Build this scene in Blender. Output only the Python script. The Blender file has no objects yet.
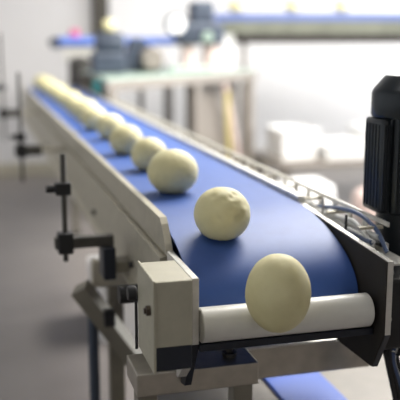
import bpy, bmesh, math, random
from mathutils import Vector, Matrix, noise, Euler
R = math.radians
random.seed(7)
S = bpy.context.scene
COL = S.collection

# ------------------------------------------------------------------ camera, world, light, exposure
cam = bpy.data.cameras.new('camera'); cam_o = bpy.data.objects.new('camera', cam); COL.objects.link(cam_o)
cam.sensor_width = 36; cam.lens = 75.33; cam.clip_start = 0.05
cam_o.location = (0, 0, 1.37); cam_o.rotation_euler = (R(90 - 11.415), 0, R(-15.387))
cam.dof.use_dof = True; cam.dof.focus_distance = 1.68; cam.dof.aperture_fstop = 2.3
S.camera = cam_o
W = bpy.data.worlds.new('hall_daylight'); S.world = W; W.use_nodes = True
W.node_tree.nodes['Background'].inputs[0].default_value = (0.92, 0.96, 1.0, 1)
W.node_tree.nodes['Background'].inputs[1].default_value = 0.48
S.view_settings.view_transform = 'Standard'; S.view_settings.look = 'None'
S.view_settings.gamma = 1; S.view_settings.exposure = 0.55
S.view_settings.use_curve_mapping = False

def area(name, loc, rot, sx, sy, power, color=(1, 1, 1)):
    l = bpy.data.lights.new(name, 'AREA'); l.shape = 'RECTANGLE'; l.size = sx; l.size_y = sy
    l.energy = power; l.color = color
    o = bpy.data.objects.new(name, l); o.location = loc; o.rotation_euler = rot; COL.objects.link(o)
    return o
# ceiling luminaire over the hall, plus added wall and side fill lights
area('ceiling_lamp_light', (1.9, 3.9, 3.05), (0, R(14), 0), 2.8, 2.2, 260, (1, .97, .92))
area('added_wall_fill', (3.4, 5.0, 3.0), (R(45), 0, 0), 4.5, 1.4, 50, (1, .98, .96))  # added light that brightens the back wall, no fixture behind it

area('added_side_fill', (6.7, 5.2, 1.75), (0, R(90), R(-22)), 2.0, 3.0, 165, (.96, .98, 1))  # added unseen light from the right, evens out the back wall

# ------------------------------------------------------------------ helpers
def mat(name, col, rough=.5, metal=0, var=.0, scale=12, bump=0, bscale=60, emit=0, spec=.5, coat=0):
    m = bpy.data.materials.new(name); m.use_nodes = True
    nt = m.node_tree; b = nt.nodes['Principled BSDF']
    b.inputs['Base Color'].default_value = (*col, 1)
    b.inputs['Roughness'].default_value = rough; b.inputs['Metallic'].default_value = metal
    b.inputs['Specular IOR Level'].default_value = spec
    b.inputs['Coat Weight'].default_value = coat
    tc = nt.nodes.new('ShaderNodeTexCoord')
    if var:
        n = nt.nodes.new('ShaderNodeTexNoise'); n.inputs['Scale'].default_value = scale; n.inputs['Detail'].default_value = 5
        nt.links.new(tc.outputs['Object'], n.inputs['Vector'])
        r = nt.nodes.new('ShaderNodeValToRGB')
        r.color_ramp.elements[0].position = .3; r.color_ramp.elements[1].position = .7
        r.color_ramp.elements[0].color = (*[c * (1 - var) for c in col], 1)
        r.color_ramp.elements[1].color = (*[min(1, c * (1 + var)) for c in col], 1)
        nt.links.new(n.outputs['Fac'], r.inputs['Fac']); nt.links.new(r.outputs['Color'], b.inputs['Base Color'])
    if bump:
        n2 = nt.nodes.new('ShaderNodeTexNoise'); n2.inputs['Scale'].default_value = bscale; n2.inputs['Detail'].default_value = 4
        nt.links.new(tc.outputs['Object'], n2.inputs['Vector'])
        bp = nt.nodes.new('ShaderNodeBump'); bp.inputs['Strength'].default_value = bump; bp.inputs['Distance'].default_value = .002
        nt.links.new(n2.outputs['Fac'], bp.inputs['Height']); nt.links.new(bp.outputs['Normal'], b.inputs['Normal'])
    if emit:
        b.inputs['Emission Color'].default_value = (*col, 1); b.inputs['Emission Strength'].default_value = emit
    return m

M = dict(
    wall=mat('painted_wall', (.76, .75, .745), .6, var=.02, scale=2),
    wall_side=mat('grey_panel_wall', (.62, .605, .60), .55, var=.03, scale=1.5),
    floor=mat('grey_resin_floor', (.20, .18, .17), .35, var=.10, scale=3, bump=.2, bscale=30),
    ceiling=mat('ceiling_paint', (.8, .8, .78), .7, var=.02),
    post=mat('brown_grey_steel', (.055, .048, .036), .6, .1, var=.1),
    belt=mat('blue_conveyor_belt', (.045, .105, .35), .5, var=.06, scale=25, bump=.08, bscale=400, spec=.38),
    roller=mat('white_plastic_roller', (.74, .73, .68), .35, var=.03, scale=30),
    steel=mat('warm_brushed_steel', (.50, .465, .37), .42, .4, var=.08, scale=30, bump=.1, bscale=200),
    steel_light=mat('pale_aluminium', (.72, .70, .65), .38, .45, var=.10, scale=40, bump=.1, bscale=150),
    steel_dark=mat('dark_steel', (.09, .085, .075), .45, .5, var=.15, scale=25),
    box=mat('beige_grey_enamel', (.44, .415, .32), .45, .15, var=.05, scale=40, bump=.15, bscale=300),
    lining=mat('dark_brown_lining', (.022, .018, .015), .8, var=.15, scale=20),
    polished=mat('polished_steel', (.46, .43, .37), .3, .9, var=.1, scale=30),
    lower_belt=mat('deep_blue_belt', (.015, .085, .45), .45),
    dark_bolt=mat('dark_bronze_screw', (.10, .08, .065), .3, .8),
    leg_steel=mat('shaded_stand_steel', (.24, .22, .175), .5, .3, var=.1),  # steel darkened in colour for the dim light under the conveyor
    high_belt=mat('muted_blue_belt', (.12, .17, .40), .45),
    low_frame=mat('brown_grey_tray', (.17, .155, .135), .45, .2, var=.1),
    navy=mat('dark_navy_plastic', (.008, .012, .022), .4, var=.1),
    black=mat('black_rubber', (.012, .012, .013), .5, var=.1),
    motor=mat('blue_black_motor_paint', (.012, .017, .022), .33, .1, var=.15, scale=30),
    bolt=mat('zinc_bolt', (.45, .43, .40), .3, .9, var=.1),
    cable_blue=mat('blue_cable', (.07, .11, .22), .4, var=.05),
    cable_white=mat('white_cable', (.7, .7, .68), .4, var=.05),
    plastic_white=mat('white_plastic', (.88, .88, .87), .4, var=.03),
    greenish=mat('pale_green_steel', (.34, .43, .37), .4, .2, var=.08),
    rail_green=mat('green_grey_frame', (.19, .20, .16), .45, .3, var=.15, scale=8),
    taupe=mat('taupe_panel', (.23, .205, .18), .5, var=.08),
    yellow=mat('yellow_hose', (.50, .42, .16), .5, var=.08),
    pink=mat('pink_plastic', (.75, .12, .30), .5, var=.05),
    pinkish=mat('pale_pink_plastic', (.66, .52, .48), .5, var=.05),
    teal=mat('teal_plastic', (.05, .33, .36), .5, var=.05),
    belt_far=mat('bright_blue_belt', (.12, .22, .66), .4, var=.06),
    slate=mat('slate_blue_housing', (.055, .07, .10), .45, .2, var=.2, scale=10),
    lamp=mat('luminous_diffuser', (1, .98, .95), .5, emit=2.5),
)
def dough_material():
    m = bpy.data.materials.new('raw_dough'); m.use_nodes = True; nt = m.node_tree; b = nt.nodes['Principled BSDF']
    tc = nt.nodes.new('ShaderNodeTexCoord'); n = nt.nodes.new('ShaderNodeTexNoise')
    n.inputs['Scale'].default_value = 22; n.inputs['Detail'].default_value = 6
    r = nt.nodes.new('ShaderNodeValToRGB'); r.color_ramp.elements[0].position = .3; r.color_ramp.elements[1].position = .72
    r.color_ramp.elements[0].color = (.67, .61, .33, 1); r.color_ramp.elements[1].color = (.76, .70, .41, 1)
    nt.links.new(tc.outputs['Object'], n.inputs['Vector']); nt.links.new(n.outputs['Fac'], r.inputs['Fac'])
    nt.links.new(r.outputs['Color'], b.inputs['Base Color'])
    b.inputs['Roughness'].default_value = .6
    b.inputs['Subsurface Weight'].default_value = .12; b.inputs['Subsurface Radius'].default_value = (.012, .009, .004)
    b.inputs['Subsurface Scale'].default_value = .5
    n2 = nt.nodes.new('ShaderNodeTexNoise'); n2.inputs['Scale'].default_value = 90; n2.inputs['Detail'].default_value = 4
    bp = nt.nodes.new('ShaderNodeBump'); bp.inputs['Strength'].default_value = .25; bp.inputs['Distance'].default_value = .002
    nt.links.new(tc.outputs['Object'], n2.inputs['Vector']); nt.links.new(n2.outputs['Fac'], bp.inputs['Height'])
    nt.links.new(bp.outputs['Normal'], b.inputs['Normal'])
    return m
M['dough'] = dough_material()

def obj(name, bm, m, parent=None, smooth=False):
    me = bpy.data.meshes.new(name); bmesh.ops.recalc_face_normals(bm, faces=bm.faces[:]); bm.to_mesh(me); bm.free()
    me.materials.append(m)
    if smooth:
        for p in me.polygons: p.use_smooth = True
        me.set_sharp_from_angle(angle=R(38))
    o = bpy.data.objects.new(name, me); COL.objects.link(o)
    if parent:
        o.parent = parent
        # every parent is placed before its parts: keep world coordinates
        wm = parent_world(parent); o.matrix_parent_inverse = wm.inverted()
    return o
def parent_world(o):
    m = Matrix.LocRotScale(o.location, o.rotation_euler, o.scale)
    if o.parent: m = parent_world(o.parent) @ o.matrix_parent_inverse @ m
    return m
def thing(name, label, cat, loc=(0, 0, 0), group=None, rz=0):
    o = bpy.data.objects.new(name, None); o.empty_display_size = .1; COL.objects.link(o)
    o.location = loc; o.rotation_euler = (0, 0, rz); tag(o, label, cat, group); return o
def tag(o, label, cat, group=None):
    o['label'] = label; o['category'] = cat
    if group: o['group'] = group
    return o
def struct(o): o['kind'] = 'structure'; return o

def B(bm, x0, x1, y0, y1, z0, z1, bev=0, mtx=None, seg=1):
    vs = [bm.verts.new((x, y, z)) for x in (x0, x1) for y in (y0, y1) for z in (z0, z1)]
    fs = [bm.faces.new([vs[i] for i in f]) for f in ((0,1,3,2),(4,6,7,5),(0,4,5,1),(2,3,7,6),(0,2,6,4),(1,5,7,3))]
    if mtx: bmesh.ops.transform(bm, matrix=mtx, verts=vs)
    if bev:
        es = list({e for f in fs for e in f.edges})
        bmesh.ops.bevel(bm, geom=es, offset=bev, segments=seg, profile=.5, affect='EDGES')
    return bm
def box(name, x0, x1, y0, y1, z0, z1, m, parent=None, bev=.0015, mtx=None, seg=2):
    return obj(name, B(bmesh.new(), x0, x1, y0, y1, z0, z1, bev, mtx, seg), m, parent, smooth=False)
def C(bm, p0, p1, r, r2=None, n=32, bev=0):
    p0, p1 = Vector(p0), Vector(p1); d = p1 - p0
    q = d.to_track_quat('Z', 'Y').to_matrix().to_4x4(); q.translation = (p0 + p1) / 2
    g = bmesh.ops.create_cone(bm, cap_ends=True, segments=n, radius1=r, radius2=r if r2 is None else r2, depth=d.length, matrix=q)
    return bm
def cyl(name, p0, p1, r, m, parent=None, r2=None, n=32):
    return obj(name, C(bmesh.new(), p0, p1, r, r2, n), m, parent, smooth=True)
def lathe(bm, prof, origin, axis='Z', n=48):
    rings = []
    ox, oy, oz = origin
    for (r, h) in prof:
        ring = []
        for i in range(n):
            a = 2 * math.pi * i / n
            if axis == 'Z': p = (ox + r * math.cos(a), oy + r * math.sin(a), oz + h)
            elif axis == 'X': p = (ox + h, oy + r * math.cos(a), oz + r * math.sin(a))
            else: p = (ox + r * math.cos(a), oy + h, oz + r * math.sin(a))
            ring.append(bm.verts.new(p))
        rings.append(ring)
    for a, b in zip(rings, rings[1:]):
        for i in range(n): bm.faces.new((a[i], a[(i+1) % n], b[(i+1) % n], b[i]))
    bm.faces.new(rings[0]); bm.faces.new(rings[-1])
    return bm
def prism_yz(bm, pts, x0, x1):          # closed outline in (y, z) given thickness along x
    a = [bm.verts.new((x0, y, z)) for y, z in pts]; b = [bm.verts.new((x1, y, z)) for y, z in pts]
    bm.faces.new(a); bm.faces.new(b[::-1]); n = len(pts)
    for i in range(n): bm.faces.new((a[i], b[i], b[(i+1) % n], a[(i+1) % n]))
    return bm
def prism_xz(bm, pts, y0, y1):
    a = [bm.verts.new((x, y0, z)) for x, z in pts]; b = [bm.verts.new((x, y1, z)) for x, z in pts]
    bm.faces.new(a); bm.faces.new(b[::-1]); n = len(pts)
    for i in range(n): bm.faces.new((a[i], b[i], b[(i+1) % n], a[(i+1) % n]))
    return bm
def smooth_path(pts, sub=8):
    pts = [Vector(p) for p in pts]; P = [pts[0]] + pts + [pts[-1]]; out = []
    for i in range(1, len(P) - 2):
        p0, p1, p2, p3 = P[i-1:i+3]
        for k in range(sub):
            t = k / sub
            out.append(.5 * ((2*p1) + (p2-p0)*t + (2*p0-5*p1+4*p2-p3)*t*t + (3*p1-p0-3*p2+p3)*t**3))
    out.append(pts[-1]); return out
def T(bm, pts, r, n=10, sub=8):
    P = smooth_path(pts, sub) if sub > 1 else [Vector(p) for p in pts]
    rings = []; up = Vector((0.13, .2, 1)).normalized()
    for i, p in enumerate(P):
        t = (P[min(i+1, len(P)-1)] - P[max(i-1, 0)]).normalized()
        u = t.cross(up)
        if u.length < .1: u = t.cross(Vector((1, 0, 0)))
        u.normalize(); v = t.cross(u)
        rings.append([bm.verts.new(p + r * (math.cos(a) * u + math.sin(a) * v)) for a in [2*math.pi*k/n for k in range(n)]])
    for a, b in zip(rings, rings[1:]):
        for i in range(n): bm.faces.new((a[i], a[(i+1) % n], b[(i+1) % n], b[i]))
    bm.faces.new(rings[0]); bm.faces.new(rings[-1]); return bm
def tube(name, pts, r, m, parent=None, n=10, sub=8):
    return obj(name, T(bmesh.new(), pts, r, n, sub), m, parent, smooth=True)

# ------------------------------------------------------------------ the hall
struct(box('floor', -4, 7, -3, 8.4, -.1, 0, M['floor'], bev=0))
struct(box('wall_back', 1.33, 7, 8.2, 8.35, 0, 3.2, M['wall'], bev=0))
struct(box('wall_left', -4, 1.19, 8.2, 8.35, 0, 3.2, M['wall_side'], bev=0))
struct(box('ceiling', -4, 7, -3, 8.4, 3.2, 3.3, M['ceiling'], bev=0))
struct(box('wall_front_blocker', -4, 7, -3.1, -3, 0, 3.2, M['wall_side'], bev=0))  # unseen wall, added to block front light and keep front faces darker
for nm, y0, y1, z0, z1 in (('wall_right', -3, 8.4, 0, .7), ('wall_right_upper', -3, 8.4, 2.8, 3.2), ('wall_right_front', -3, 3.6, .7, 2.8), ('wall_right_back', 6.8, 8.4, .7, 2.8)):
    struct(box(nm, 7.0, 7.12, y0, y1, z0, z1, M['wall'], bev=0))
bm = bmesh.new()
for y in (3.6, 4.65, 5.7, 6.74): B(bm, 7.02, 7.08, y, y+.06, .7, 2.8)
for z in (.7, 2.74): B(bm, 7.02, 7.08, 3.66, 6.74, z, z+.06)
struct(obj('added_window_1', bm, M['steel_light']))  # unseen frame, added around the side fill light
t = struct(box('trim_1', 1.19, 1.33, 8.10, 8.35, 0, 3.2, M['post'], bev=.004))
struct(box('baseboard_left', -4, 1.19, 8.17, 8.2, 0, .12, M['steel'], bev=.002))
struct(box('baseboard_back', 1.33, 7, 8.17, 8.2, 0, .12, M['steel'], bev=.002))

# ------------------------------------------------------------------ the dough conveyor
conv = thing('belt_conveyor', 'long steel conveyor with a blue belt carrying the row of dough balls', 'conveyor', (.6, 3.8, 0))
XL, XR, ZB, YF = .416, .783, .95, 6.45
# belt: flat run, dip behind the end roller, return run underneath
prof = [(YF, ZB), (5, ZB), (4, ZB), (3, ZB), (2.4, ZB), (2.05, ZB), (1.93, .9495), (1.86, .9455), (1.79, .936), (1.72, .921), (1.66, .902),
        (1.61, .876), (1.578, .845), (1.565, .81), (1.562, .785), (1.550, .765), (1.535, .757), (1.528, .751), (1.535, .745),
        (1.57, .742), (1.75, .742), (3, .742), (5, .742), (YF, .742)]
def sm(prof):
    P = smooth_path([(0, y, z) for y, z in prof], 4); return [(p.y, p.z) for p in P]
top = sm(prof)
N = 12
n_arc = 14
zc, rc = (ZB + .742) / 2, (ZB - .742) / 2
arc = [(YF + rc * math.sin(a), zc - rc * math.cos(a)) for a in [math.pi * k / n_arc for k in range(1, n_arc)]]
loop = top + arc
bm = bmesh.new(); rows = []
cnt = len(loop)
def nrm(i):
    a, b = loop[i-1], loop[(i+1) % cnt]; d = Vector((b[0]-a[0], b[1]-a[1])).normalized(); return Vector((d.y, -d.x))
for i, (y, z) in enumerate(loop):
    nv = nrm(i); th = .003
    row = []
    for k in range(N + 1): row.append(bm.verts.new((XL + (XR - XL) * k / N, y, z)))
    for k in range(N, -1, -1): row.append(bm.verts.new((XL + (XR - XL) * k / N, y + nv.x * -th, z + nv.y * -th)))
    rows.append(row)
w = 2 * (N + 1)
for i in range(cnt):
    a, b = rows[i], rows[(i+1) % cnt]
    for k in range(w): bm.faces.new((a[k], a[(k+1) % w], b[(k+1) % w], b[k]))
obj('belt', bm, M['belt'], conv, smooth=True)
# splice line across the belt where it starts to dip
# rollers
rl = obj('end_roller', lathe(bmesh.new(), [(.012, .000), (.033, .000), (.035, .002), (.035, .360), (.033, .362), (.012, .362)], (.414, 1.508, .803), 'X'), M['roller'], conv, True)
box('shaded_belt_strip', .412, .786, 1.497, 1.525, .751, .766, M['navy'], conv)  # dark strip standing in for the shadowed belt turn under the roller
obj('tail_pulley', lathe(bmesh.new(), [(.02, 0), (.1, 0), (.1, .34), (.02, .34)], (.43, YF, zc), 'X'), M['steel_dark'], conv, True)
box('slider_bed', .425, .775, 2.0, 6.3, .938, .946, M['steel'], conv, 0)

# left side frame: upper lip band, groove, lower panel
bm = bmesh.new()
pts = [(.398, .962), (.413, .962), (.413, .90), (.405, .893), (.398, .893)]
prism_yz(bm, [(YF, .962), (1.785, .962), (1.768, .950), (1.735, .912), (1.722, .893), (YF, .893)], .3975, .4135)
obj('upper_side_rail', bm, M['steel'], conv)
bm = bmesh.new()
prism_xz(bm, [(.407, .892), (.416, .892), (.416, .720), (.378, .720), (.378, .727), (.390, .734), (.390, .876), (.407, .880)], 1.752, YF)
obj('side_panel', bm, M['steel'], conv)
for yy in (2.08, 2.75, 3.7, 4.5): cyl('panel_bolt', (.380, yy, .772), (.392, yy, .772), .009, M['black'], conv, n=16)
# right side frame
bm = bmesh.new()
prism_xz(bm, [(.787, .962), (.806, .962), (.806, .690), (.787, .690)], 1.93, YF)
obj('side_panel', bm, M['steel_light'], conv)
# end plates
def end_plate(x0, x1, m, em, ytop, zt):
    pts = [(1.505, zt), (1.505, .764), (1.56, .662), (1.64, .640), (1.75, .640), (1.75, .700), (ytop, .700), (ytop, zt)]
    return pts
bm = bmesh.new(); prism_yz(bm, [(1.505, .900), (1.505, .764), (1.72, .764), (1.72, .900)], .3985, .4125)
bmesh.ops.bevel(bm, geom=bm.edges[:], offset=.001, segments=1, affect='EDGES')
lp = obj('end_plate', bm, M['steel_light'], conv)
bm = bmesh.new(); prism_yz(bm, [(1.505, .7635), (1.567, .653), (1.629, .640), (1.745, .70), (1.745, .7635)], .3985, .4125)
obj('plate_foot', bm, M['navy'], lp)['label'] = 'dark tapered foot of the left end plate'
bm = bmesh.new(); prism_yz(bm, [(1.456, .918), (1.456, .763), (1.95, .763), (1.95, .946)], .791, .803)
rp = obj('end_plate', bm, M['steel_light'], conv)
bm = bmesh.new(); prism_yz(bm, [(1.456, .7625), (1.504, .676), (1.66, .672), (1.95, .70), (1.95, .7625)], .791, .803)
obj('plate_foot', bm, M['navy'], rp)['label'] = 'tapered foot of the right end plate, coloured dark for shade'  # navy colour carries the shade on the downward-facing chamfer
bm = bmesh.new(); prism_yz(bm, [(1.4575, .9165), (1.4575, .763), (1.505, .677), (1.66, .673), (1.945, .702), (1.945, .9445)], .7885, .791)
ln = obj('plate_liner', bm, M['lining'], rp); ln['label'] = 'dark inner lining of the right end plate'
# gear cover box on the left plate
box_e = obj('cover_box', B(bmesh.new(), .303, .374, 1.410, 1.548, .803, .928, .002, None, 2), M['box'], conv)
bm = B(bmesh.new(), .3035, .3735, 1.4105, 1.5475, .757, .803, .002, None, 2)
o = obj('lower_shell', bm, M['navy'], box_e); o['label'] = 'dark navy lower part of the cover box'
o = obj('cover_flange', B(bmesh.new(), .300, .305, 1.407, 1.551, .755, .931, .001, None, 1), M['box'], box_e)
bm = bmesh.new(); C(bm, (.292, 1.435, .868), (.3, 1.435, .868), .0095, n=24); C(bm, (.288, 1.435, .868), (.292, 1.435, .868), .006, n=6)
obj('screw', bm, M['dark_bolt'], box_e, True)
obj('gap_filler', B(bmesh.new(), .3745, .398, 1.5065, 1.548, .757, .890), M['navy'], box_e)  # dark strip filling the gap between cover and plate
# mounting lug under the cover
bm = bmesh.new(); prism_yz(bm, [(1.415, .756), (1.46, .756), (1.46, .725), (1.45, .725)], .355, .372); obj('lug', bm, M['steel_light'], box_e)
# tension knob between the cover and the panel
kn = obj('tension_knob', lathe(bmesh.new(), [(.004, 0), (.013, 0), (.015, .003), (.015, .015), (.012, .018), (.006, .018), (.006, .05), (.004, .05)], (.282, 1.565, .862), 'X', 20), M['black'], conv, True)
cyl('tension_rod', (.299, 1.565, .745), (.299, 1.565, .865), .003, M['black'], conv)
kn2 = cyl('tension_knob', (.315, 1.86, .765), (.392, 1.86, .765), .022, M['black'], conv)

# under frame
def beam(name, x0, x1, y0, y1, z0, z1, m='steel'): return box(name, x0, x1, y0, y1, z0, z1, M[m], conv, .003)
b1 = beam('cross_beam', .305, .572, 1.60, 1.72, .622, .672, 'polished')
bm = bmesh.new(); C(bm, (.522, 1.655, .672), (.522, 1.655, .680), .016, n=24); C(bm, (.522, 1.655, .680), (.522, 1.655, .692), .009, n=6)
obj('bolt', bm, M['steel_dark'], b1, True)
b2 = beam('cross_beam', .5725, .93, 1.78, 1.84, .55, .628, 'polished')
box('bright_top_strip', .5725, .93, 1.775, 2.06, .6285, .634, M['steel_light'], b2, 0)  # pale plate added as the bright line along the beam top
for (x, y) in ((.55, 1.66), (.335, 1.66), (.385, 2.34), (.86, 2.34), (.66, 4.2), (.66, 5.6)):
    ztop = .622 if y < 2 else .64
    p = beam('leg', x-.022, x+.022, y-.022, y+.022, .02, ztop if y < 3 else .72, 'leg_steel')
    cyl('foot', (x, y, 0), (x, y, .02), .035, M['black'], p)
for y in (2.34,): beam('cross_beam', .318, .882, y-.02, y+.02, .641, .719)
tube('brace', [(.275, 2.28, .66), (.36, 2.28, .535), (.45, 2.28, .40)], .034, M['leg_steel'], conv, 4, 1)

cyl('conduit', (.318, 2.34, .02), (.318, 2.34, .55), .016, M['slate'], conv)
box('brace_clamp', .335, .365, 2.22, 2.25, .555, .60, M['black'], conv)
# guide brackets standing off the left side
def guide_bracket(y, zr0, zr1, zc_, za, x=.225):
    b = cyl('guide_bracket', (x, y, zr0), (x, y, zr1), .007, M['steel_dark'], conv, n=16)
    box('clamp', x-.022, x+.018, y-.018, y+.018, zc_-.016, zc_+.016, M['black'], b, .003)
    e = .352 if y < 3 else .29; h = .015 if y < 3 else .022
    box('arm', x-.028, e, y-.014, y+.014, za-h, za+h, M['steel_dark'], b, .003)
    if y > 3: box('arm_bar', e, .3895, y-.008, y+.008, za-.008, za+.008, M['steel'], b, 0)
    box('clamp', x-.02, x+.02, y-.02, y+.02, za-.028, za+.028, M['black'], b, .004)
    tube('clamp_knob', [(x-.045, y, zc_), (x-.022, y, zc_)], .010, M['black'], b, 12, 1)
    return b
guide_bracket(2.15, .775, 1.06, .97, .825)
box('hanger_link', .3525, .3895, 2.12, 2.18, .74, .77, M['leg_steel'], conv)
box('hanger', .318, .352, 2.11, 2.19, .725, .812, M['navy'], conv, .004)
guide_bracket(3.6, .74, 1.20, .93, .872, .205)
guide_bracket(5.0, .74, 1.36, 1.05, .90, .19)

# cable tray along the right side
tray = obj('cable_tray', B(bmesh.new(), .808, .868, 1.50, 5.2, .895, .899, 0), M['steel_light'], conv)
bm = bmesh.new()
B(bm, .864, .868, 1.60, 5.2, .899, .915); B(bm, .864, .868, 1.60, 5.2, .952, .962)
y = 1.70
while y < 5.2:
    B(bm, .864, .868, y, y + .022, .915, .952); y += .085
obj('slotted_side', bm, M['steel_light'], tray)
y = 1.62
while y < 5.1:
    box('tray_rung', .8065, .8635, y, y + .012, .944, .950, M['steel'], tray, 0); y += .17
for k, (x, m) in enumerate(((.815, 'cable_white'), (.825, 'cable_blue'), (.838, 'cable_white'), (.85, 'black'), (.832, 'cable_white'))):
    pts = [(x + random.uniform(-.004, .004), 1.6 + i * .2, .908 + .012 * (k % 3) + random.uniform(-.004, .006)) for i in range(15)]
    tube('cable', pts, .0055, M[m], tray, 8, 4)
tube('cable', [(.84, 1.95, .93), (.838, 1.80, .955), (.842, 1.70, .962), (.845, 1.62, .945), (.848, 1.57, .905)], .005, M['cable_blue'], tray)
tube('cable', [(.83, 1.93, .925), (.826, 1.78, .940), (.828, 1.68, .945), (.83, 1.60, .91)], .005, M['cable_white'], tray)
cyl('sensor_post', (.812, 1.70, .90), (.812, 1.70, .962), .003, M['black'], conv, n=12)
cyl('sensor_post', (.812, 1.83, .90), (.812, 1.83, .975), .003, M['bolt'], conv, n=12)

# drive motor, upright on its gearbox outside the right plate
MX, MY = .958, 1.72
mo = obj('drive_motor', lathe(bmesh.new(), [(.02, 0), (.055, 0), (.055, .10), (.060, .104), (.060, .325), (.05, .33)], (MX, MY, .858)), M['motor'], conv, True)
mo['label'] = 'blue-black electric motor standing upright beyond the right end plate'
bm = bmesh.new()
for k in range(28):
    a = 2 * math.pi * k / 28
    B(bm, .057, .071, -.0022, .0022, .965, 1.176, 0, Matrix.Translation((MX, MY, 0)) @ Matrix.Rotation(a, 4, 'Z'))
obj('cooling_fin', bm, M['motor'], mo)['kind'] = 'stuff'
obj('fan_cowl', lathe(bmesh.new(), [(.06, 0), (.074, 0), (.076, .004), (.076, .052), (.072, .062), (.052, .086), (.046, .092), (.02, .094)], (MX, MY, 1.180)), M['motor'], mo, True)
tb = obj('terminal_box', B(bmesh.new(), .880, .905, MY-.045, MY+.045, .962, 1.178, .010, None, 3), M['motor'], mo, True)
bm = bmesh.new()
for yy in (-.03, -.015, 0, .015, .03): B(bm, .8775, .8805, MY+yy-.002, MY+yy+.002, .975, 1.165)
for xx in (.884, .890, .896): B(bm, xx, xx+.003, MY-.048, MY-.044, .972, 1.165)
obj('rib', bm, M['motor'], tb)
obj('gearbox', B(bmesh.new(), .815, 1.04, 1.52, 1.82, .70, .858, .012, None, 3), M['black'], mo, True)
obj('gearbox_flange', lathe(bmesh.new(), [(.02, 0), (.05, 0), (.05, .07), (.02, .07)], (.805, 1.70, .80), 'X'), M['black'], mo, True)
for (yy, zz) in ((1.475, .89), (1.475, .79)): cyl('plate_bolt', (.8031, yy, zz), (.812, yy, zz), .006, M['bolt'], rp, n=8)
for k, (m, dx) in enumerate((('black', 0), ('cable_blue', .012), ('cable_white', .020), ('black', .03), ('black', -.012))):
    tube('cable', [(.90 + dx, 1.61, .72), (.872 + dx, 1.58, .70 - .004*k), (.868 + dx*.6, 1.57, .655), (.885 + dx*.8, 1.57, .60), (.905 + dx, 1.58, .54), (.93 + dx, 1.62, .42), (.97 + dx, 1.8, .20)],
         .0055 if m != 'cable_white' else .003, M[m], mo)

# ------------------------------------------------------------------ dough balls
def dough_mesh(seed, r, dents=0, squash=.95, flat=.77, stretch=1.0):
    bm = bmesh.new(); bmesh.ops.create_icosphere(bm, subdivisions=5, radius=1)
    off = Vector((seed * 3.1, seed * 1.7, seed * .9))
    rnd = random.Random(seed)
    dd = []
    for k in range(dents):
        a = rnd.uniform(-2.7, -.4); e = rnd.uniform(.15, 1.15)
        dd.append((Vector((math.cos(a)*math.cos(e), math.sin(a)*math.cos(e), math.sin(e))), rnd.uniform(.07, .13), rnd.uniform(.014, .03)))
    for v in bm.verts:
        n = v.co.normalized()
        d = .018 * noise.noise(n * 1.6 + off) + .007 * noise.noise(n * 5 + off) + (.004 if dents else .0015) * noise.noise(n * 14 + off)
        for c, w_, h in dd: d -= h * math.exp(-((n - c).length / w_) ** 2)
        p = n * (1 + d)
        p.z *= squash * stretch
        if stretch == 1.0 and p.z < -flat:      # settled base: a flat foot with a rounded rim
            p.z = -flat - (abs(p.z) - flat) * .35
        v.co = p * r
    zmin = min(v.co.z for v in bm.verts)
    for v in bm.verts: v.co.z -= zmin
    me = bpy.data.meshes.new('dough_ball'); bm.to_mesh(me); bm.free(); me.materials.append(M['dough'])
    for p in me.polygons: p.use_smooth = True
    return me
meshes = {'dent': dough_mesh(3, .0625, dents=26), 'third': dough_mesh(6, .068, squash=.88), 'a': dough_mesh(5, .060), 'b': dough_mesh(8, .056), 'c': dough_mesh(11, .058)}
G = 'dough balls in a row on the long conveyor'
balls = [
    (.525, 1.735, 'dent', 'pale dough ball with small dents, second from the end roller'),
    (.509, 2.12, 'third', 'smooth dough ball just behind the dented one'),
    (.525, 2.50, 'b', 'dough ball fourth from the end roller'),
    (.518, 2.85, 'c', 'dough ball fifth from the end roller'),
    (.534, 3.27, 'b', 'dough ball sixth from the end roller'),
    (.516, 3.59, 'c', 'dough ball seventh from the end roller, slightly out of focus'),
    (.526, 3.92, 'a', 'dough ball eighth from the end roller, blurred'),
    (.524, 4.22, 'b', 'ninth dough ball from the end roller'),
    (.530, 4.54, 'c', 'tenth dough ball from the end roller'),
    (.526, 4.88, 'b', 'eleventh dough ball from the end roller'),
    (.528, 5.22, 'c', 'fourth dough ball from the far end of the conveyor'),
    (.524, 5.55, 'b', 'third to last dough ball towards the far end of the conveyor'),
    (.526, 5.90, 'a', 'second dough ball from the far end of the conveyor'),
    (.522, 6.27, 'c', 'farthest dough ball on the long conveyor'),
]
for k, (x, y, kd, lab) in enumerate(balls):
    o = bpy.data.objects.new('dough_ball', meshes[kd]); COL.objects.link(o)
    z = ZB + .001
    tilt = 0
    if y < 1.9: z, tilt = .9240, R(11)
    o.location = (x, y, z)
    o.rotation_euler = (tilt, 0, 0 if kd == 'dent' else k * 1.3)
    tag(o, lab, 'dough ball', G)
first = bpy.data.objects.new('dough_ball', dough_mesh(21, .0625, stretch=1.22, squash=1)); COL.objects.link(first)
first.location = (.5475, 1.430, .8055)
tag(first, 'large smooth dough ball rolling over the white end roller', 'dough ball', G)

# ------------------------------------------------------------------ conveyor crossing underneath
lo = thing('lower_conveyor', 'pale low conveyor with a bright blue belt seen under the end roller', 'conveyor', (.75, 2.0, 0))
box('frame', .42, 1.25, 1.70, 2.28, .36, .43, M['low_frame'], lo, .004)
box('belt', .74, .90, 1.69, 2.29, .431, .440, M['lower_belt'], lo, .002)
for (x, y) in ((.46, 1.75), (1.2, 1.75), (.46, 2.25), (1.2, 2.25)): box('leg', x-.02, x+.02, y-.02, y+.02, 0, .36, M['steel'], lo, .002)

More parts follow.
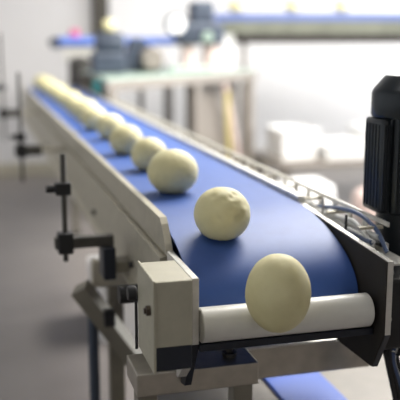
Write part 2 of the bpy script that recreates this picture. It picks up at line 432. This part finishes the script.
# ------------------------------------------------------------------ packing table behind
ang = math.atan2(6.29 - 5.20, 2.19 - .73); TA = Vector((.73, 5.20, 0))
ML = Matrix.Translation(TA) @ Matrix.Rotation(ang, 4, 'Z')
LT = 1.82
tb = thing('machine_table', 'long pale green steel table behind the conveyor, machines on top', 'table', (TA.x, TA.y, 0))
TC = [(.835, 5.279), (2.19, 6.29), (1.65, 7.01), (.835, 6.40)]
bm = bmesh.new(); lo_ = [bm.verts.new((x, y, 1.062)) for x, y in TC]; hi_ = [bm.verts.new((x, y, 1.075)) for x, y in TC]
bm.faces.new(lo_); bm.faces.new(hi_)
for i in range(4): bm.faces.new((lo_[i], lo_[(i+1) % 4], hi_[(i+1) % 4], hi_[i]))
obj('table_top', bm, M['greenish'], tb)
def tbx(name, x0, x1, y0, y1, z0, z1, m, parent=None, bev=.003): return box(name, x0, x1, y0, y1, z0, z1, M[m], parent or tb, bev, ML)
tbx('front_rail', .14, LT, -.01, .03, .995, 1.061, 'taupe')
tbx('back_rail', .75, LT, .85, .88, .995, 1.061, 'taupe')
for x, y0 in ((.16, -.005), (.78, .83), (LT - .09, -.005), (LT - .09, .83)): tbx('leg', x, x + .07, y0, y0 + .05, 0, .995, 'taupe')
tbx('side_panel', 1.11, 1.72, .10, .14, 0, .994, 'taupe')
tbx('leg', 1.05, 1.10, -.005, .05, 0, .995, 'taupe')
def mlp(x, y, z): return ML @ Vector((x, y, z))
tube('brace', [mlp(1.42, .02, .99), mlp(1.62, .02, .40)], .022, M['pinkish'], tb, 12, 1)
hs = tube('hose', [mlp(1.38, -.04, .93), mlp(1.375, -.045, .75), mlp(1.39, -.05, .55), mlp(1.42, -.05, .3), mlp(1.5, -.05, .06)], .02, M['yellow'])
tag(hs, 'yellow hose hanging below the machine table', 'hose')

def on_table(x, y): p = mlp(x, y, 0); return p.x, p.y
ZT = 1.076
# dark machine on the table, left
x, y = on_table(.64, .45)
mc = thing('dark_motor_unit', 'dark slate motor unit at the left end of the table under a dough ball', 'machine', (x, y, ZT))
box('housing', x-.13, x+.10, y-.10, y+.10, ZT, ZT+.15, M['slate'], mc, .02)
obj('drum', lathe(bmesh.new(), [(.03, 0), (.075, 0), (.085, .02), (.085, .18), (.06, .2)], (x-.10, y-.02, ZT+.20), 'X', 32), M['slate'], mc, True)
box('stand_plate', x-.07, x+.02, y-.05, y+.05, ZT+.14, ZT+.245, M['slate'], mc, .01)
x, y = on_table(1.02, .47)
mc = thing('round_mixer_head', 'dark angled machine with a beige drum in the middle of the table', 'machine', (x, y, ZT))
bm = bmesh.new(); prism_xz(bm, [(x-.14, ZT), (x+.12, ZT), (x+.09, ZT+.12), (x-.02, ZT+.24), (x-.09, ZT+.24), (x-.14, ZT+.1)], y-.08, y+.08)
obj('housing', bm, M['slate'], mc)
obj('drum', lathe(bmesh.new(), [(.03, 0), (.07, 0), (.085, .03), (.085, .1), (.07, .12)], (x+.03, y-.21, ZT+.095), 'Y', 32), M['taupe'], mc, True)
x, y = on_table(1.54, .45); x += .06
mc = thing('weighing_head', 'tall dark machine head with a round white dial on two pale columns', 'machine', (x, y, ZT))
cyl('column', (x-.07, y, ZT), (x-.07, y, ZT+.19), .055, M['pinkish'], mc)
cyl('column', (x+.12, y, ZT), (x+.12, y, ZT+.19), .07, M['pinkish'], mc)
box('housing', x-.16, x+.20, y-.12, y+.12, ZT+.19, ZT+.36, M['slate'], mc, .03)
box('hood', x-.05, x+.13, y-.08, y+.10, ZT+.35, ZT+.52, M['slate'], mc, .03)
dl = obj('dial', lathe(bmesh.new(), [(.03, 0), (.088, 0), (.088, .05), (.03, .05)], (x-.19, y-.14, ZT+.345), 'Y', 32), M['slate'], mc, True)
obj('dial_face', lathe(bmesh.new(), [(.02, 0), (.068, 0), (.068, .006), (.02, .006)], (x-.19, y-.147, ZT+.345), 'Y', 32), M['plastic_white'], dl, True)
obj('knob', lathe(bmesh.new(), [(.01, 0), (.04, 0), (.04, .05), (.01, .05)], (x+.05, y-.17, ZT+.25), 'Y', 24), M['greenish'], mc, True)
x, y = on_table(1.18, .15)
mc = box('parts_tray', x-.16, x+.16, y-.05, y+.05, ZT, ZT+.04, M['greenish'], None, .01)
tag(mc, 'low pale green tray between the drum machine and the tall dial machine', 'tray')

# ------------------------------------------------------------------ short belt unit far left behind the table
fx = thing('short_conveyor', 'short conveyor with a bright blue belt at the left end of the table', 'conveyor', (1.1, 6.95, 0))
box('belt', .71, 1.83, 6.80, 7.12, 1.255, 1.325, M['belt_far'], fx, .02)
cyl('end_roller', (.703, 6.82, 1.275), (.703, 7.10, 1.275), .045, M['slate'], fx)
box('leg', .84, .88, 6.86, 6.90, 0, 1.254, M['taupe'], fx); box('leg', 1.40, 1.44, 7.04, 7.08, 0, 1.254, M['taupe'], fx)
box('bracket', .75, 1.08, 6.84, 6.855, 1.14, 1.254, M['steel_light'], fx, .004)
obj('drive_motor', lathe(bmesh.new(), [(.03, 0), (.085, 0), (.09, .02), (.09, .22), (.05, .25)], (.865, 6.74, .92), 'Z', 28), M['steel_dark'], fx, True)
box('junction_box', .96, 1.03, 6.73, 6.79, .86, 1.02, M['teal'], fx, .006)
t = obj('bottle_cap', lathe(bmesh.new(), [(.02, 0), (.04, 0), (.04, .05), (.015, .06)], (.845, 6.86, 1.326), 'Z', 20), M['pink'], None, True)
tag(t, 'small pink cap lying on the short blue conveyor', 'cap')

# ------------------------------------------------------------------ high conveyor, upper right
ca = R(-15.4); c0 = Vector((2.02, 6.66, 0)); MC = Matrix.Translation(c0) @ Matrix.Rotation(ca, 4, 'Z')
hc = thing('high_conveyor', 'raised blue belt conveyor with a green grey frame crossing the upper right', 'conveyor', (c0.x, c0.y, 0))
def hbx(name, x0, x1, y0, y1, z0, z1, m, bev=.003): return box(name, x0, x1, y0, y1, z0, z1, M[m], hc, bev, MC)
hbx('belt', -.10, 4.2, -.03, .42, 1.448, 1.512, 'high_belt', .012)
hbx('side_frame', .0, 4.2, -.045, -.002, 1.347, 1.447, 'rail_green')
hbx('lower_rail', .10, 4.2, -.07, .0, 1.272, 1.346, 'lining')
hbx('side_frame', .0, 4.2, .4215, .45, 1.362, 1.520, 'rail_green')
hbx('leg', .02, .10, -.03, .03, 0, 1.42, 'plastic_white')
hbx('leg', .16, .20, .0, .04, .0, 1.271, 'taupe')
hbx('leg', 3.6, 3.68, -.03, .03, 0, 1.271, 'plastic_white')
far = dough_mesh(15, .05)
for k, (x, y, lab) in enumerate(((.12, .12, 'dough ball nearest the left end of the high conveyor'), (.585, .12, 'middle dough ball on the high conveyor'), (.99, .12, 'dough ball farthest right on the high conveyor'))):
    o = bpy.data.objects.new('dough_ball', far); COL.objects.link(o)
    p = MC @ Vector((x, y, 1.513)); o.location = p; o.scale = (1.35, 1.35, 1.35)
    tag(o, lab, 'dough ball', 'dough balls on the high conveyor')
x, y = on_table(.64, .45)
o = bpy.data.objects.new('dough_ball', far); COL.objects.link(o); o.location = (x, y, ZT + .286)
tag(o, 'single dough ball on top of the dark motor unit', 'dough ball')

# ------------------------------------------------------------------ low bench with white tubs
bn = thing('low_bench', 'low pale bench against the back wall with white tubs on it', 'bench', (3.0, 6.3, 0))
box('bench_top', 2.26, 4.6, 5.9, 6.7, .34, .38, M['taupe'], bn, .004)
for (x, y) in ((2.3, 5.95), (4.5, 5.95), (2.3, 6.6), (4.5, 6.6)): box('leg', x, x+.06, y, y+.06, 0, .339, M['taupe'], bn)
def tub(x, y, w, d, h, lab, z=.381):
    bm = bmesh.new(); t = .012
    vo = []
    for (f, zz) in ((.9, 0), (1, h)):
        vo.append([bm.verts.new((x + sx*w/2*f, y + sy*d/2*f, z + zz)) for sx, sy in ((-1,-1),(1,-1),(1,1),(-1,1))])
    vi = []
    for (f, zz) in ((1, h), (.9, t)):
        vi.append([bm.verts.new((x + sx*(w/2*f-t), y + sy*(d/2*f-t), z + zz)) for sx, sy in ((-1,-1),(1,-1),(1,1),(-1,1))])
    bm.faces.new(vo[0])
    for a, b in ((vo[0], vo[1]), (vo[1], vi[0]), (vi[0], vi[1])):
        for i in range(4): bm.faces.new((a[i], a[(i+1) % 4], b[(i+1) % 4], b[i]))
    bm.faces.new(vi[1])
    bmesh.ops.bevel(bm, geom=bm.edges[:], offset=.008, segments=2, affect='EDGES')
    o = thing('plastic_tub', lab, 'tub', (x, y, z), 'white tubs on the low bench')
    obj('body', bm, M['plastic_white'], o, True)
    box('rim', x-w/2-.012, x+w/2+.012, y-d/2-.012, y-d/2-.001, z+h-.03, z+h+.004, M['plastic_white'], o, .003)
    return o
tub(2.46, 6.2, .30, .40, .24, 'white tub at the left end of the low bench')
tub(2.84, 6.12, .40, .40, .13, 'wide shallow white tub, second from the left on the low bench')
tub(3.22, 6.25, .30, .40, .22, 'white tub third from the left on the low bench')
tub(3.66, 6.25, .34, .40, .26, 'white tub at the right part of the low bench, beside the motor')
# flour sacks in front of the bench
def sack(x, y, w, d, h, seed, m, lab, z=0, ry=0):
    bm = bmesh.new(); bmesh.ops.create_icosphere(bm, subdivisions=4, radius=1)
    for v in bm.verts:
        n = v.co.copy(); q = Vector([math.copysign(abs(c) ** .55, c) for c in n])
        q *= 1 + .06 * noise.noise(n * 2.3 + Vector((seed, 0, 0)))
        v.co = Vector((q.x * w/2, q.y * d/2, q.z * h/2))
    zm = min(v.co.z for v in bm.verts)
    for v in bm.verts: v.co += Vector((x, y, z - zm))
    o = obj('flour_sack', bm, M[m], None, True); tag(o, lab, 'sack', 'sacks in front of the low bench'); return o
sack(2.26, 5.45, .44, .30, .34, 1, 'plastic_white', 'rounded white sack standing on the floor left of the dark gap')
sack(2.92, 5.40, .50, .35, .26, 2, 'pinkish', 'pale brown sack lying on the floor, right of the white one')

# white crate on the floor beyond the left legs
def crate(x, y, w, d, h, lab):
    o = thing('plastic_crate', lab, 'crate', (x, y, 0))
    bm = bmesh.new()
    B(bm, x-w/2, x+w/2, y-d/2, y+d/2, 0, .015); B(bm, x-w/2, x+w/2, y-d/2, y-d/2+.012, .0151, h); B(bm, x-w/2, x+w/2, y+d/2-.012, y+d/2, .0151, h)
    B(bm, x-w/2, x-w/2+.012, y-d/2+.0121, y+d/2-.0121, .0151, h); B(bm, x+w/2-.012, x+w/2, y-d/2+.0121, y+d/2-.0121, .0151, h)
    obj('body', bm, M['plastic_white'], o); box('rim', x-w/2-.01, x+w/2+.01, y-d/2-.012, y-d/2-.001, h-.03, h, M['plastic_white'], o)
crate(.67, 3.75, .30, .40, .29, 'white crate on the floor beyond the conveyor legs')

# ------------------------------------------------------------------ ceiling lamps
for k, (x, y) in enumerate(((1.9, 3.9), (0, 6), (0, 1))):
    o = thing('ceiling_lamp', ('square ceiling lamp right of the conveyor', 'square ceiling lamp above the back left', 'square ceiling lamp above the camera')[k], 'lamp', (x, y, 3.2))
    box('frame', x-.33, x+.33, y-.33, y+.33, 3.12, 3.199, M['steel_light'], o); box('diffuser', x-.3, x+.3, y-.3, y+.3, 3.105, 3.119, M['lamp'], o)
